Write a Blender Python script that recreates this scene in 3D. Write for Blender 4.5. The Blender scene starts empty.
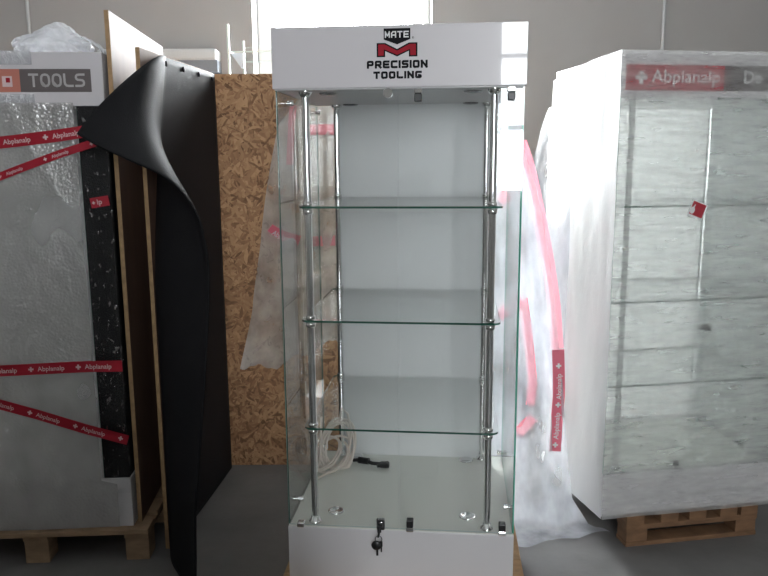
import bpy, bmesh, math, random
from mathutils import Vector, Matrix, noise
random.seed(7)
C = bpy.context.scene.collection
scene = bpy.context.scene

# ------------------------------------------------------------------ camera
FPX, PITCH, ROLL, CAMH = 738.1753, .1713, -.0068, 1.7
_c, _s = math.cos(PITCH), math.sin(PITCH)
F = Vector((0, _c, -_s)); U0 = Vector((0, _s, _c)); R0 = Vector((1, 0, 0))
RV = R0*math.cos(ROLL) + U0*math.sin(ROLL)
UV = -R0*math.sin(ROLL) + U0*math.cos(ROLL)
cd = bpy.data.cameras.new('camera'); cam = bpy.data.objects.new('camera', cd); C.objects.link(cam)
cd.sensor_width = 36; cd.lens = FPX*36/768
cam.matrix_world = Matrix(((RV.x, UV.x, -F.x, 0), (RV.y, UV.y, -F.y, 0), (RV.z, UV.z, -F.z, CAMH), (0, 0, 0, 1)))
scene.camera = cam

def ray(x, y): return F + RV*((x-384)/FPX) - UV*((y-288)/FPX)
def at(x, y, Y):                       # point of the place seen at a photo position, at depth Y
    d = ray(x, y); return Vector((0, 0, CAMH)) + d*(Y/d.y)
def onz(x, y, z):
    d = ray(x, y); return Vector((0, 0, CAMH)) + d*((z-CAMH)/d.z)
def proj(p):
    d = Vector(p) - Vector((0, 0, CAMH)); k = d.dot(F)
    return 384 + FPX*d.dot(RV)/k, 288 - FPX*d.dot(UV)/k

# ------------------------------------------------------------------ materials
def newmat(name):
    m = bpy.data.materials.new(name); m.use_nodes = True
    nt = m.node_tree; nt.nodes.clear()
    out = nt.nodes.new('ShaderNodeOutputMaterial')
    return m, nt, out
def nd(nt, typ, **kw):
    n = nt.nodes.new(typ)
    for k, v in kw.items():
        if hasattr(n, k): setattr(n, k, v)
    return n
def setin(n, **kw):
    for k, v in kw.items():
        n.inputs[k.replace('_', ' ')].default_value = v
def c4(c): return (c[0], c[1], c[2], 1)
def coords(nt, scale=(1, 1, 1), rot=(0, 0, 0)):
    tc = nd(nt, 'ShaderNodeTexCoord'); mp = nd(nt, 'ShaderNodeMapping')
    mp.inputs['Scale'].default_value = scale; mp.inputs['Rotation'].default_value = rot
    nt.links.new(tc.outputs['Object'], mp.inputs['Vector']); return mp.outputs['Vector']
def plain(name, col, rough=.5, metal=0, var=0, vscale=6, bump=0, bscale=60, stretch=(1, 1, 1), spec=.5, coat=0):
    m, nt, out = newmat(name)
    b = nd(nt, 'ShaderNodeBsdfPrincipled')
    setin(b, Base_Color=c4(col), Roughness=rough, Metallic=metal)
    b.inputs['Specular IOR Level'].default_value = spec
    b.inputs['Coat Weight'].default_value = coat
    b.inputs['Coat Roughness'].default_value = .03
    if var:
        v = coords(nt, stretch); n = nd(nt, 'ShaderNodeTexNoise'); setin(n, Scale=vscale, Detail=6, Roughness=.6)
        nt.links.new(v, n.inputs['Vector'])
        r = nd(nt, 'ShaderNodeValToRGB')
        r.color_ramp.elements[0].position = .3; r.color_ramp.elements[1].position = .7
        r.color_ramp.elements[0].color = c4([x*(1-var) for x in col])
        r.color_ramp.elements[1].color = c4([min(1, x*(1+var)) for x in col])
        nt.links.new(n.outputs['Fac'], r.inputs['Fac']); nt.links.new(r.outputs['Color'], b.inputs['Base Color'])
    if bump:
        v = coords(nt, stretch); n = nd(nt, 'ShaderNodeTexNoise'); setin(n, Scale=bscale, Detail=4)
        nt.links.new(v, n.inputs['Vector']); bp = nd(nt, 'ShaderNodeBump'); setin(bp, Strength=bump, Distance=.01)
        nt.links.new(n.outputs['Fac'], bp.inputs['Height']); nt.links.new(bp.outputs['Normal'], b.inputs['Normal'])
    nt.links.new(b.outputs[0], out.inputs['Surface'])
    return m
def glass(name, tint=(.985, .993, .989), ior=1.42):
    m, nt, out = newmat(name)
    t = nd(nt, 'ShaderNodeBsdfTransparent'); t.inputs['Color'].default_value = c4(tint)
    g = nd(nt, 'ShaderNodeBsdfGlossy'); setin(g, Roughness=.0)
    fr = nd(nt, 'ShaderNodeFresnel'); ge = nd(nt, 'ShaderNodeNewGeometry')
    io = nd(nt, 'ShaderNodeMapRange'); setin(io, To_Min=ior, To_Max=1/ior)      # same reflectance on both faces of the sheet
    nt.links.new(ge.outputs['Backfacing'], io.inputs['Value']); nt.links.new(io.outputs[0], fr.inputs['IOR'])
    mx = nd(nt, 'ShaderNodeMixShader')
    nt.links.new(fr.outputs[0], mx.inputs[0]); nt.links.new(t.outputs[0], mx.inputs[1]); nt.links.new(g.outputs[0], mx.inputs[2])
    nt.links.new(mx.outputs[0], out.inputs['Surface']); return m
def film(name, haze=.35, col=(.85, .87, .88), gloss=.12, rough=.12, stretch=(1, 1, 1), bscale=25, bump=.8, bubbles=0, hvar=.5, dist=.02, transl=.45, glint=None):
    m, nt, out = newmat(name)
    v = coords(nt, stretch)
    n = nd(nt, 'ShaderNodeTexNoise'); setin(n, Scale=bscale, Detail=6, Roughness=.6, Distortion=.6); nt.links.new(v, n.inputs['Vector'])
    bp = nd(nt, 'ShaderNodeBump'); setin(bp, Strength=bump, Distance=dist); nt.links.new(n.outputs['Fac'], bp.inputs['Height'])
    nor = bp.outputs['Normal']
    if bubbles:
        vo = nd(nt, 'ShaderNodeTexVoronoi'); setin(vo, Scale=bubbles)
        nt.links.new(coords(nt), vo.inputs['Vector'])
        b2 = nd(nt, 'ShaderNodeBump', invert=True); setin(b2, Strength=.6, Distance=.004)
        nt.links.new(vo.outputs['Distance'], b2.inputs['Height']); nt.links.new(nor, b2.inputs['Normal']); nor = b2.outputs['Normal']
    t = nd(nt, 'ShaderNodeBsdfTransparent'); t.inputs['Color'].default_value = (.98, .98, .98, 1)
    d = nd(nt, 'ShaderNodeBsdfDiffuse'); d.inputs['Color'].default_value = c4(col); nt.links.new(nor, d.inputs['Normal'])
    tl = nd(nt, 'ShaderNodeBsdfTranslucent'); tl.inputs['Color'].default_value = c4(col)
    dm = nd(nt, 'ShaderNodeMixShader'); dm.inputs[0].default_value = transl
    nt.links.new(d.outputs[0], dm.inputs[1]); nt.links.new(tl.outputs[0], dm.inputs[2])
    mr = nd(nt, 'ShaderNodeMapRange'); setin(mr, From_Min=.3, From_Max=.7, To_Min=haze*(1-hvar), To_Max=min(1, haze*(1+hvar)))
    n2 = nd(nt, 'ShaderNodeTexNoise'); setin(n2, Scale=bscale*.35, Detail=4); nt.links.new(v, n2.inputs['Vector'])
    nt.links.new(n2.outputs['Fac'], mr.inputs['Value'])
    m1 = nd(nt, 'ShaderNodeMixShader'); nt.links.new(mr.outputs[0], m1.inputs[0])
    nt.links.new(t.outputs[0], m1.inputs[1]); nt.links.new(dm.outputs[0], m1.inputs[2])
    g = nd(nt, 'ShaderNodeBsdfGlossy'); setin(g, Roughness=rough); nt.links.new(nor, g.inputs['Normal'])
    m2 = nd(nt, 'ShaderNodeMixShader'); m2.inputs[0].default_value = gloss
    if glint:
        gm = nd(nt, 'ShaderNodeMapRange'); setin(gm, From_Min=glint, From_Max=glint+.04, To_Min=.004, To_Max=gloss); nt.links.new(n.outputs['Fac'], gm.inputs['Value']); nt.links.new(gm.outputs[0], m2.inputs[0])
    nt.links.new(m1.outputs[0], m2.inputs[1]); nt.links.new(g.outputs[0], m2.inputs[2])
    nt.links.new(m2.outputs[0], out.inputs['Surface']); return m
def osb(name):
    m, nt, out = newmat(name); b = nd(nt, 'ShaderNodeBsdfPrincipled'); setin(b, Roughness=.6)
    b.inputs['Specular IOR Level'].default_value = .3
    tc = nd(nt, 'ShaderNodeTexCoord'); wn = nd(nt, 'ShaderNodeTexNoise'); setin(wn, Scale=9, Detail=2)
    nt.links.new(tc.outputs['Object'], wn.inputs['Vector'])
    va = nd(nt, 'ShaderNodeVectorMath', operation='MULTIPLY_ADD'); va.inputs[1].default_value = (.05, .05, .05)
    nt.links.new(wn.outputs['Color'], va.inputs[0]); nt.links.new(tc.outputs['Object'], va.inputs[2])
    prev = None
    for k, ang in enumerate((.2, .95, 1.7, 2.5)):
        mp = nd(nt, 'ShaderNodeMapping'); mp.inputs['Rotation'].default_value = (0, ang, 0)
        mp.inputs['Location'].default_value = (k*3.1, 0, k*1.7)
        nt.links.new(va.outputs[0], mp.inputs['Vector'])
        m2 = nd(nt, 'ShaderNodeMapping'); m2.inputs['Scale'].default_value = (20, 0, 75)
        nt.links.new(mp.outputs[0], m2.inputs['Vector'])
        vo = nd(nt, 'ShaderNodeTexVoronoi'); setin(vo, Scale=1.0); nt.links.new(m2.outputs[0], vo.inputs['Vector'])
        sp = nd(nt, 'ShaderNodeSeparateColor'); nt.links.new(vo.outputs['Color'], sp.inputs[0])
        if prev is None: prev = sp
        else:
            gt = nd(nt, 'ShaderNodeMath', operation='GREATER_THAN'); nt.links.new(sp.outputs[0], gt.inputs[0]); nt.links.new(prev.outputs[0], gt.inputs[1])
            mx = nd(nt, 'ShaderNodeMix', data_type='RGBA'); nt.links.new(gt.outputs[0], mx.inputs[0])
            a, bb = (prev.outputs, sp.outputs)
            # keep colour triplets by mixing separately combined colours
            ca = nd(nt, 'ShaderNodeCombineColor'); cb = nd(nt, 'ShaderNodeCombineColor')
            for i in range(3): nt.links.new(a[i], ca.inputs[i]); nt.links.new(bb[i], cb.inputs[i])
            nt.links.new(ca.outputs[0], mx.inputs[6]); nt.links.new(cb.outputs[0], mx.inputs[7])
            prev = nd(nt, 'ShaderNodeSeparateColor'); nt.links.new(mx.outputs[2], prev.inputs[0])
    r = nd(nt, 'ShaderNodeValToRGB'); r.color_ramp.elements[0].color = (.17, .088, .043, 1); r.color_ramp.elements[1].color = (.52, .31, .165, 1)
    for pos, col in ((.25, (.30, .155, .078, 1)), (.45, (.36, .195, .10, 1)), (.7, (.42, .24, .125, 1))):
        e = r.color_ramp.elements.new(pos); e.color = col
    fn = nd(nt, 'ShaderNodeTexNoise'); setin(fn, Scale=45, Detail=5); nt.links.new(tc.outputs['Object'], fn.inputs['Vector'])
    ad = nd(nt, 'ShaderNodeMath', operation='MULTIPLY_ADD'); ad.inputs[1].default_value = .5; ad.inputs[2].default_value = -.25
    nt.links.new(fn.outputs['Fac'], ad.inputs[0]); a2 = nd(nt, 'ShaderNodeMath', operation='ADD')
    nt.links.new(ad.outputs[0], a2.inputs[0]); nt.links.new(prev.outputs[1], a2.inputs[1])
    nt.links.new(a2.outputs[0], r.inputs['Fac']); nt.links.new(r.outputs['Color'], b.inputs['Base Color'])
    bp = nd(nt, 'ShaderNodeBump'); setin(bp, Strength=.4, Distance=.003); nt.links.new(prev.outputs[0], bp.inputs['Height']); nt.links.new(bp.outputs[0], b.inputs['Normal'])
    nt.links.new(b.outputs[0], out.inputs['Surface']); return m

M = dict(
    wall=plain('wall_paint', (.37, .358, .345), .8, var=.04, vscale=1.2),
    floor=plain('concrete', (.15, .147, .145), .5, var=.22, vscale=2.2, bump=.1, bscale=30),
    ceil=plain('ceiling_paint', (.55, .55, .54), .9),
    frame=plain('window_white', (.55, .56, .56), .5),
    white=plain('white_laminate', (.70, .685, .70), .3, coat=.0),
    whitegloss=plain('white_gloss', (.68, .655, .68), .35, coat=1),
    panel=plain('white_panel', (.84, .85, .86), .45),
    backlit=film('milky_panel', 1, (.86, .87, .88), .03, .3, (1, 1, 1), 3, .0, hvar=0, transl=.16),
    soffit=plain('soffit', (.62, .62, .63), .35),
    inner=plain('cabinet_floor', (.78, .79, .74), .3),
    chrome=plain('chrome', (.80, .80, .80), .08, 1),
    darkchrome=plain('dark_chrome', (.35, .35, .36), .15, 1),
    bracket=plain('bracket_plastic', (.45, .52, .60), .4),
    duct=plain('duct_grey', (.22, .24, .27), .5),
    black=plain('black_plastic', (.012, .012, .013), .35),
    softchrome=plain('brushed_steel', (.78, .79, .78), .55, .25),
    signletter=plain('sign_letter', (.52, .50, .50), .5),
    print_black=plain('print_black', (.010, .010, .013), .6, spec=.1),
    print_red=plain('print_red', (.36, .02, .035), .6, spec=.1),
    print_white=plain('print_white', (.85, .85, .85), .45),
    print_grey=plain('print_grey', (.135, .115, .115), .4),
    print_orange=plain('print_orange', (.55, .20, .15), .4),
    print_red2=plain('sign_red', (.45, .03, .05), .4),
    tape=plain('red_tape', (.40, .012, .03), .3),
    tapeveil=film('red_tape_backlit', .8, (.85, .27, .33), .05, .3, hvar=.05, transl=.55),
    tapemid=plain('pink_red_tape', (.85, .20, .27), .4),
    tapeletter=plain('tape_lettering', (.72, .55, .56), .4),
    ply=plain('plywood', (.16, .095, .07), .6, spec=.15, var=.22, vscale=5, stretch=(1, 1, .25)),
    plyedge=plain('plywood_edge', (.42, .27, .14), .7, var=.2, vscale=30),
    pine=plain('pallet_pine', (.34, .23, .14), .75, var=.28, vscale=9, stretch=(1, 1, 3)),
    pine_dark=plain('pallet_brown', (.21, .115, .06), .75, var=.35, vscale=8, stretch=(1, 1, 3)),
    foam=plain('black_foam', (.010, .010, .0118), .6, bump=.12, bscale=200, spec=.10),
    osb=osb('osb_board'),
    osbedge=plain('osb_edge', (.30, .18, .09), .8, var=.3, vscale=60),
    glass=glass('clear_glass'),
    thinglass=glass('anti_glare_glass', ior=1.03),
    edge=plain('glass_edge', (.012, .085, .06), .12, coat=1),
    edgelight=plain('glass_edge_bright', (.03, .36, .24), .1, coat=1),
    edgewhite=plain('glass_edge_pale', (.62, .72, .70), .15),
    perfor=plain('black_perforated', (.010, .010, .011), .5, bump=.4, bscale=150, spec=.1),
    cable=plain('cable_white', (.72, .64, .58), .45),
    filmR=film('stretch_film', .40, (.82, .83, .81), .18, .25, (1, 1, 6), 15, .3, hvar=.42, transl=.5, glint=.57),
    foamwrap=film('foam_wrap', .93, (.90, .90, .90), .08, .35, (1, 1, .35), 10, .15, hvar=.05, transl=.3),
    foamback=film('foam_back', 1, (.88, .89, .88), .02, .4, (1, 1, 1), 6, .1, hvar=0, transl=.5),
    filmD=film('drape_film', .52, (.76, .79, .86), .08, .15, (1, 1, .5), 14, .8),
    filmL=film('bubble_film', .45, (.80, .80, .78), .25, .2, (1, 1, 1), 22, .8, bubbles=85, transl=.3, glint=.58),
    bubble=film('bubble_wrap', .5, (.66, .65, .64), .15, .18, (1, 1, .7), 5, .9, bubbles=80, transl=.25),
    clearfilm=film('glinting_film', .03, (.8, .8, .8), .45, .12, (1, 1, .45), 60, .7, hvar=.8, glint=.60),
    bag=film('plastic_bag', .55, (.80, .82, .86), .14, .18, (1, 1, 1), 18, 1.0),
)

# ------------------------------------------------------------------ mesh builder
class MB:
    def __init__(s): s.v = []; s.f = []; s.mi = []; s.sm = []
    def add(s, vs, fs, mi=0, smooth=False):
        o = len(s.v); s.v += [tuple(v) for v in vs]
        for f in fs: s.f.append([o+i for i in f]); s.mi.append(mi); s.sm.append(smooth)
    def box(s, x0, y0, z0, x1, y1, z1, mi=0, bev=0):
        if bev <= 0:
            vs = [(x, y, z) for z in (z0, z1) for y in (y0, y1) for x in (x0, x1)]
            s.add(vs, [(0, 2, 3, 1), (4, 5, 7, 6), (0, 1, 5, 4), (2, 6, 7, 3), (0, 4, 6, 2), (1, 3, 7, 5)], mi)
            return
        bm = bmesh.new(); bmesh.ops.create_cube(bm, size=1)
        for v in bm.verts:
            v.co = ((x0+x1)/2+v.co.x*(x1-x0), (y0+y1)/2+v.co.y*(y1-y0), (z0+z1)/2+v.co.z*(z1-z0))
        bmesh.ops.bevel(bm, geom=bm.edges[:], offset=bev, segments=2, affect='EDGES', profile=.5)
        bm.verts.index_update()
        s.add([v.co[:] for v in bm.verts], [[v.index for v in f.verts] for f in bm.faces], mi); bm.free()
    def cyl(s, p, q, r, r2=None, n=20, mi=0, cap=True):
        r2 = r if r2 is None else r2
        p = Vector(p); q = Vector(q); d = (q-p).normalized()
        a = d.orthogonal().normalized(); b = d.cross(a); vs = []
        for base, rr in ((p, r), (q, r2)):
            for i in range(n):
                t = 2*math.pi*i/n; vs.append(base + a*math.cos(t)*rr + b*math.sin(t)*rr)
        s.add(vs, [(i, (i+1) % n, n+(i+1) % n, n+i) for i in range(n)], mi, True)
        if cap: s.add(vs, [list(range(n))[::-1], list(range(n, 2*n))], mi)
    def lathe(s, cx, cy, prof, n=24, mi=0):     # prof: (radius, z)
        vs = []; m = len(prof)
        for r, z in prof:
            for i in range(n):
                t = 2*math.pi*i/n; vs.append((cx+r*math.cos(t), cy+r*math.sin(t), z))
        s.add(vs, [(j*n+i, j*n+(i+1) % n, (j+1)*n+(i+1) % n, (j+1)*n+i) for j in range(m-1) for i in range(n)], mi, True)
    def tube(s, pts, r, n=8, mi=0):
        pts = [Vector(p) for p in pts]; vs = []; a = None
        for i, p in enumerate(pts):
            d = (pts[min(i+1, len(pts)-1)] - pts[max(i-1, 0)]).normalized()
            a = d.orthogonal().normalized() if a is None else (a - d*a.dot(d)).normalized()
            b = d.cross(a)
            for k in range(n):
                t = 2*math.pi*k/n; vs.append(p + a*math.cos(t)*r + b*math.sin(t)*r)
        m = len(pts)
        s.add(vs, [(j*n+k, j*n+(k+1) % n, (j+1)*n+(k+1) % n, (j+1)*n+k) for j in range(m-1) for k in range(n)], mi, True)
        s.add(vs, [list(range(n))[::-1], list(range((m-1)*n, m*n))], mi)
    def grid(s, fn, nu, nv, mi=0, smooth=True):
        vs = [fn(i/nu, j/nv) for j in range(nv+1) for i in range(nu+1)]
        w = nu+1
        s.add(vs, [(j*w+i, j*w+i+1, (j+1)*w+i+1, (j+1)*w+i) for j in range(nv) for i in range(nu)], mi, smooth)
    def poly(s, pts, mi=0): s.add(pts, [list(range(len(pts)))], mi)
    def prism(s, xz, y0, y1, mi=0):             # outline in x-z, thickness in y
        n = len(xz); vs = [(x, y0, z) for x, z in xz] + [(x, y1, z) for x, z in xz]
        s.add(vs, [list(range(n)), list(range(n, 2*n))[::-1]] + [(i, n+i, n+(i+1) % n, (i+1) % n) for i in range(n)], mi)
    def build(s, name, mats, parent=None, fixn=True):
        me = bpy.data.meshes.new(name); me.from_pydata(s.v, [], s.f)
        for m in (mats if isinstance(mats, (list, tuple)) else [mats]): me.materials.append(m)
        me.polygons.foreach_set('material_index', s.mi); me.polygons.foreach_set('use_smooth', s.sm)
        if fixn:
            bm = bmesh.new(); bm.from_mesh(me); bmesh.ops.recalc_face_normals(bm, faces=bm.faces[:]); bm.to_mesh(me); bm.free()
        me.update()
        o = bpy.data.objects.new(name, me); C.objects.link(o)
        if parent: o.parent = parent
        return o
def tag(o, label, cat, group=None, kind=None):
    o['label'] = label; o['category'] = cat
    if group: o['group'] = group
    if kind: o['kind'] = kind
    return o
def empty(name, loc=(0, 0, 0), rz=0):
    o = bpy.data.objects.new(name, None); C.objects.link(o); o.location = loc; o.rotation_euler = (0, 0, rz); return o
def thing(name, label, cat, loc=(0, 0, 0), rz=0, group=None): return tag(empty(name, loc, rz), label, cat, group)
def struct(o): o['kind'] = 'structure'; return o
def solid(o, th, offset=0):
    md = o.modifiers.new('thickness', 'SOLIDIFY'); md.thickness = th; md.offset = offset; return o

# lettering ----------------------------------------------------------
# block letters as strokes on a unit cell: x 0..1, y 0..1
ST = {
 'P': [[(0, 0), (0, 1), (1, 1), (1, .42), (0, .42)]],
 'R': [[(0, 0), (0, 1), (1, 1), (1, .42), (0, .42)], [(.5, .42), (1, 0)]],
 'E': [[(1, 1), (0, 1), (0, 0), (1, 0)], [(0, .5), (.9, .5)]],
 'C': [[(1, 1), (0, 1), (0, 0), (1, 0)]],
 'I': [[(.5, 0), (.5, 1)]],
 'S': [[(1, 1), (0, 1), (0, .52), (1, .52), (1, 0), (0, 0)]],
 'O': [[(0, 0), (0, 1), (1, 1), (1, 0), (0, 0)]],
 'N': [[(0, 0), (0, 1)], [(0, 1), (1, 0)], [(1, 0), (1, 1)]],
 'T': [[(0, 1), (1, 1)], [(.5, 1), (.5, 0)]],
 'L': [[(0, 1), (0, 0), (1, 0)]],
 'G': [[(1, 1), (0, 1), (0, 0), (1, 0), (1, .38), (.62, .38)]],
 'M': [[(0, 0), (0, 1)], [(0, .96), (.5, .22)], [(.5, .22), (1, .96)], [(1, 1), (1, 0)]],
 'A': [[(0, 0), (0, .7), (.3, 1), (1, 1), (1, 0)], [(0, .38), (1, .38)]],
}
def rounded(pl, r):
    if r <= 0: return pl
    closed = pl[0] == pl[-1]; out = []
    n = len(pl)
    for i, p in enumerate(pl):
        if (i in (0, n-1)) and not closed: out.append(p); continue
        a = pl[i-1] if i > 0 else pl[-2]; b = pl[i+1] if i < n-1 else pl[1]
        p_, a_, b_ = Vector(p), Vector(a), Vector(b)
        ra = min(r, (a_-p_).length*.45); rb = min(r, (b_-p_).length*.45)
        q0 = p_+(a_-p_).normalized()*ra; q1 = p_+(b_-p_).normalized()*rb
        for t in (0, .33, .67, 1):
            out.append(tuple(q0*(1-t)**2 + p_*2*t*(1-t) + q1*t*t))
    if closed: out.append(out[0])
    return out
def strokes(mb, text, x0, x1, z0, z1, y, th, gap=.28, rnd=0, mi=0):
    wid = [.28 if ch == 'I' else 1 for ch in text]
    tot = sum(wid) + gap*(len(text)-1); k = (x1-x0)/tot; x = x0
    for ch, w in zip(text, wid):
        cw = w*k
        for pl in ST[ch]:
            pts = [(x+th/2+px*(cw-th) if ch != 'I' else x+cw/2, z0+th/2+pz*(z1-z0-th)) for px, pz in pl]
            pts = rounded(pts, rnd)
            last = len(pts)-2
            for q, ((ax, az), (bx, bz)) in enumerate(zip(pts, pts[1:])):
                d = Vector((bx-ax, bz-az))
                if d.length < 1e-6: continue
                d.normalize(); n = Vector((-d.y, d.x))*th/2
                ex = d*(th/2 if not rnd else th*.12)
                if abs(d.x) > .01 and abs(d.y) > .01 and not rnd: ex = d*th*.1
                e0 = d*th/2 if rnd and q == 0 else ex; e1 = d*th/2 if rnd and q == last else ex
                mb.poly([(ax-e0.x-n.x, y, az-e0.y-n.y), (bx+e1.x-n.x, y, bz+e1.y-n.y), (bx+e1.x+n.x, y, bz+e1.y+n.y), (ax-e0.x+n.x, y, az-e0.y+n.y)], mi)
        x += (w+gap)*k
_tc = {}
def textmesh(s):
    """flat outline of a word, cap height 1, starting at x=0: (verts2d, faces)"""
    if s in _tc: return _tc[s]
    cu = bpy.data.curves.new('t', 'FONT'); cu.body = s; cu.size = 1; cu.offset = .012; cu.resolution_u = 3
    ob = bpy.data.objects.new('t', cu); C.objects.link(ob)
    dg = bpy.context.evaluated_depsgraph_get(); me = bpy.data.meshes.new_from_object(ob.evaluated_get(dg))
    vs = [(v.co.x, v.co.y) for v in me.vertices]; fs = [list(p.vertices) for p in me.polygons]
    bpy.data.objects.remove(ob); bpy.data.meshes.remove(me); bpy.data.curves.remove(cu)
    if vs:
        mx = min(v[0] for v in vs); cap = .69
        vs = [((a-mx)/cap, b/cap) for a, b in vs]
    _tc[s] = (vs, fs); return _tc[s]
def textwidth(s): return max(v[0] for v in textmesh(s)[0])
def word(mb, s, fn, x0, z0, h, sx=1, mi=0):
    vs, fs = textmesh(s); mb.add([fn(x0+a*h*sx, z0+b*h) for a, b in vs], fs, mi)
def plus(mb, fn, cx, cz, r, mi=0):
    a = r*.36
    mb.add([fn(cx+x, cz+z) for x, z in ((-a, -r), (a, -r), (a, -a), (r, -a), (r, a), (a, a), (a, r), (-a, r), (-a, a), (-r, a), (-r, -a), (-a, -a))], [list(range(12))], mi)

# ------------------------------------------------------------------ the room
XL, XR, YB, YF, ZC, WT = -3.6, 3.8, 5.5, -3.2, 4.0, .25
b = MB(); b.box(XL-WT, YF-WT, -.1, XR+WT, YB+WT+.05, 0); struct(b.build('floor', M['floor']))
b = MB(); b.box(XL-WT, YF-WT, ZC, XR+WT, YB+WT+.05, ZC+.1); struct(b.build('ceiling', M['ceil']))
def wall_open(name, axis, a0, a1, c0, c1, ops):
    """wall along an axis with rectangular openings (a0,a1,z0,z1), c = thickness range"""
    m = MB(); xs = sorted({a0, a1, *[o[0] for o in ops], *[o[1] for o in ops]}); zs = sorted({0, ZC, *[o[2] for o in ops], *[o[3] for o in ops]})
    for i in range(len(xs)-1):
        for j in range(len(zs)-1):
            cx, cz = (xs[i]+xs[i+1])/2, (zs[j]+zs[j+1])/2
            if any(o[0] < cx < o[1] and o[2] < cz < o[3] for o in ops): continue
            if axis == 'x': m.box(xs[i], c0, zs[j], xs[i+1], c1, zs[j+1])
            else: m.box(c0, xs[i], zs[j], c1, xs[i+1], zs[j+1])
    return struct(m.build(name, M['wall']))
BW = (-.925, .355, 1.15, 3.5)
FW = [(0.02, 1.05, 1.3, 3.5)]
RW = []
wall_open('wall_back', 'x', XL-WT, XR+WT, YB, YB+WT, [BW])
wall_open('wall_front', 'x', XL-WT, XR+WT, YF-WT, YF, FW)
wall_open('wall_left', 'y', YF, YB, XL-WT, XL, [])
wall_open('wall_right', 'y', YF, YB, XR, XR+WT, RW)
nwin = [0]
def window(axis, a0, a1, z0, z1, c, st, bars):
    nwin[0] += 1; m = MB(); t = .05
    def bx(p0, p1, q0, q1):
        if axis == 'x': m.box(p0, c, q0, p1, c+t, q1, bev=.006)
        else: m.box(c, p0, q0, c+t, p1, q1, bev=.006)
    bx(a0, a0+st, z0, z1); bx(a1-st, a1, z0, z1); bx(a0, a1, z0, z0+st); bx(a0, a1, z1-st, z1)
    for k in range(1, bars[0]): x = a0+(a1-a0)*k/bars[0]; bx(x-.03, x+.03, z0, z1)
    for k in range(1, bars[1]): z = z0+(z1-z0)*k/bars[1]; bx(a0, a1, z-.025, z+.025)
    struct(m.build('window_%d' % nwin[0], M['frame']))
window('x', BW[0], BW[1], BW[2], BW[3], YB+WT-.03, .13, (1, 1))
for o in FW: window('x', *o, YF-.15, .07, (2, 3))
for o in RW: window('y', *o, XR+.1, .07, (2, 2))
# unseen boxes added beside and below the view to shade the lower left
b = MB(); b.box(-2.9, 1.6, 0, -.30, 1.74, .62); b.box(-2.9, .85, 0, .0, 1.05, .95); b.box(-2.9, .1, 0, -.30, .4, 1.72); struct(b.build('shade_blocker', M['wall']))
# two thin conduits and a white cable duct on the back wall
def conduit(px, n):
    p = at(px, 15, YB-.012); m = MB(); m.cyl((p.x, YB-.012, .0), (p.x, YB-.012, ZC), .011)
    for z in (.6, 1.6, 2.95, 3.6): m.box(p.x-.02, YB-.024, z-.01, p.x+.02, YB, z+.01)
    struct(m.build('trim_%d' % n, M['frame']))
conduit(28, 1); conduit(664, 2)
m = MB(); p0 = at(105, 55, YB); p1 = at(221, 55, YB)
m.box(p0.x, YB-.16, 2.40, p1.x, YB, 2.475, bev=.015); m.box(p0.x, YB-.13, 2.32, p1.x, YB, 2.40, mi=1)
struct(m.build('trim_3', [M['frame'], M['duct']]))

# ------------------------------------------------------------------ glass display cabinets
def pane(x0, y0, z0, x1, y1, z1):
    """glass sheet: two big faces clear, the four narrow rims green"""
    m = MB(); d = [x1-x0, y1-y0, z1-z0]; k = d.index(min(d)); m.box(x0, y0, z0, x1, y1, z1)
    fx = [2, 2, 1, 1, 0, 0]
    for i, ax in enumerate(fx): m.mi[i] = 0 if ax == k else 1
    return m
W, D, HB, HT = .80, .70, .212, 1.919      # width, depth, base height, total height
Z0 = HB                                   # glass starts here
ZH = HB + 1.513                           # underside of the header
def ring(mb, x, y, z, up):
    s_ = 1 if up else -1
    mb.lathe(x, y, [(.031, z), (.031, z+s_*.003), (.027, z+s_*.005), (.021, z+s_*.004), (.019, z+s_*.001), (.0, z+s_*.001)])
def shelf_mb(z):
    m = MB(); x0, x1, y0, y1, r, th = .062, .742, .014, .675, .03, .007
    pts = []
    for cx, cy, a0 in ((x0+r, y0+r, math.pi), (x1-r, y0+r, 1.5*math.pi), (x1-r, y1-r, 0), (x0+r, y1-r, .5*math.pi)):
        for k in range(6): t = a0+k/5*math.pi/2; pts.append((cx+r*math.cos(t), cy+r*math.sin(t)))
    n = len(pts); vs = [(x, y, z-th) for x, y in pts] + [(x, y, z) for x, y in pts]
    m.add(vs, [list(range(n))[::-1], list(range(n, 2*n))], 0)
    m.add(vs, [(i, (i+1) % n, n+(i+1) % n, n+i) for i in range(n)], 1)
    return m
SH = (.363, .749, 1.138)
POLES = [(.093, .0365), (.707, .0365), (.093, .6606), (.707, .6606)]

root = thing('display_cabinet', 'tall unwrapped glass display cabinet with white header, in the centre', 'display cabinet', (-.3499, 2.4664, .2), -.102)
G = [M['glass'], M['edge']]
m = MB(); m.box(0, 0, 0, W, D, HB-.004, bev=.002); m.build('base', M['white'], root)
m = MB(); m.box(.002, .002, HB-.004, W-.002, D-.002, HB); m.build('floor_plate', M['inner'], root)
hd = MB(); hd.box(-.006, -.006, ZH+.004, W+.006, D+.006, HT, bev=.002); hd = hd.build('header', M['whitegloss'], root)
m = MB(); m.box(.0, .0, ZH, W, D, ZH+.004); m.build('soffit_plate', M['soffit'], root)
m = MB()                                  # the header print
y = -.0068
def hx(px): return .302+(px-367)*.00318
def hz(py): return HB+1.690-(py-31)*.00304
def Z(X, Y): return hx(340+X/6.4), hz(15+Y/6.4)
sh = MB(); sh.poly([(a, y, b_) for a, b_ in (Z(283, 90), Z(452, 90), Z(452, 160), Z(368, 193), Z(283, 160))], 0)
a, t_ = Z(290, 108); c_, b_ = Z(442, 150)
strokes(sh, 'MATE', a, c_, b_, t_, y-.0003, .0040, .20, mi=1)
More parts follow.
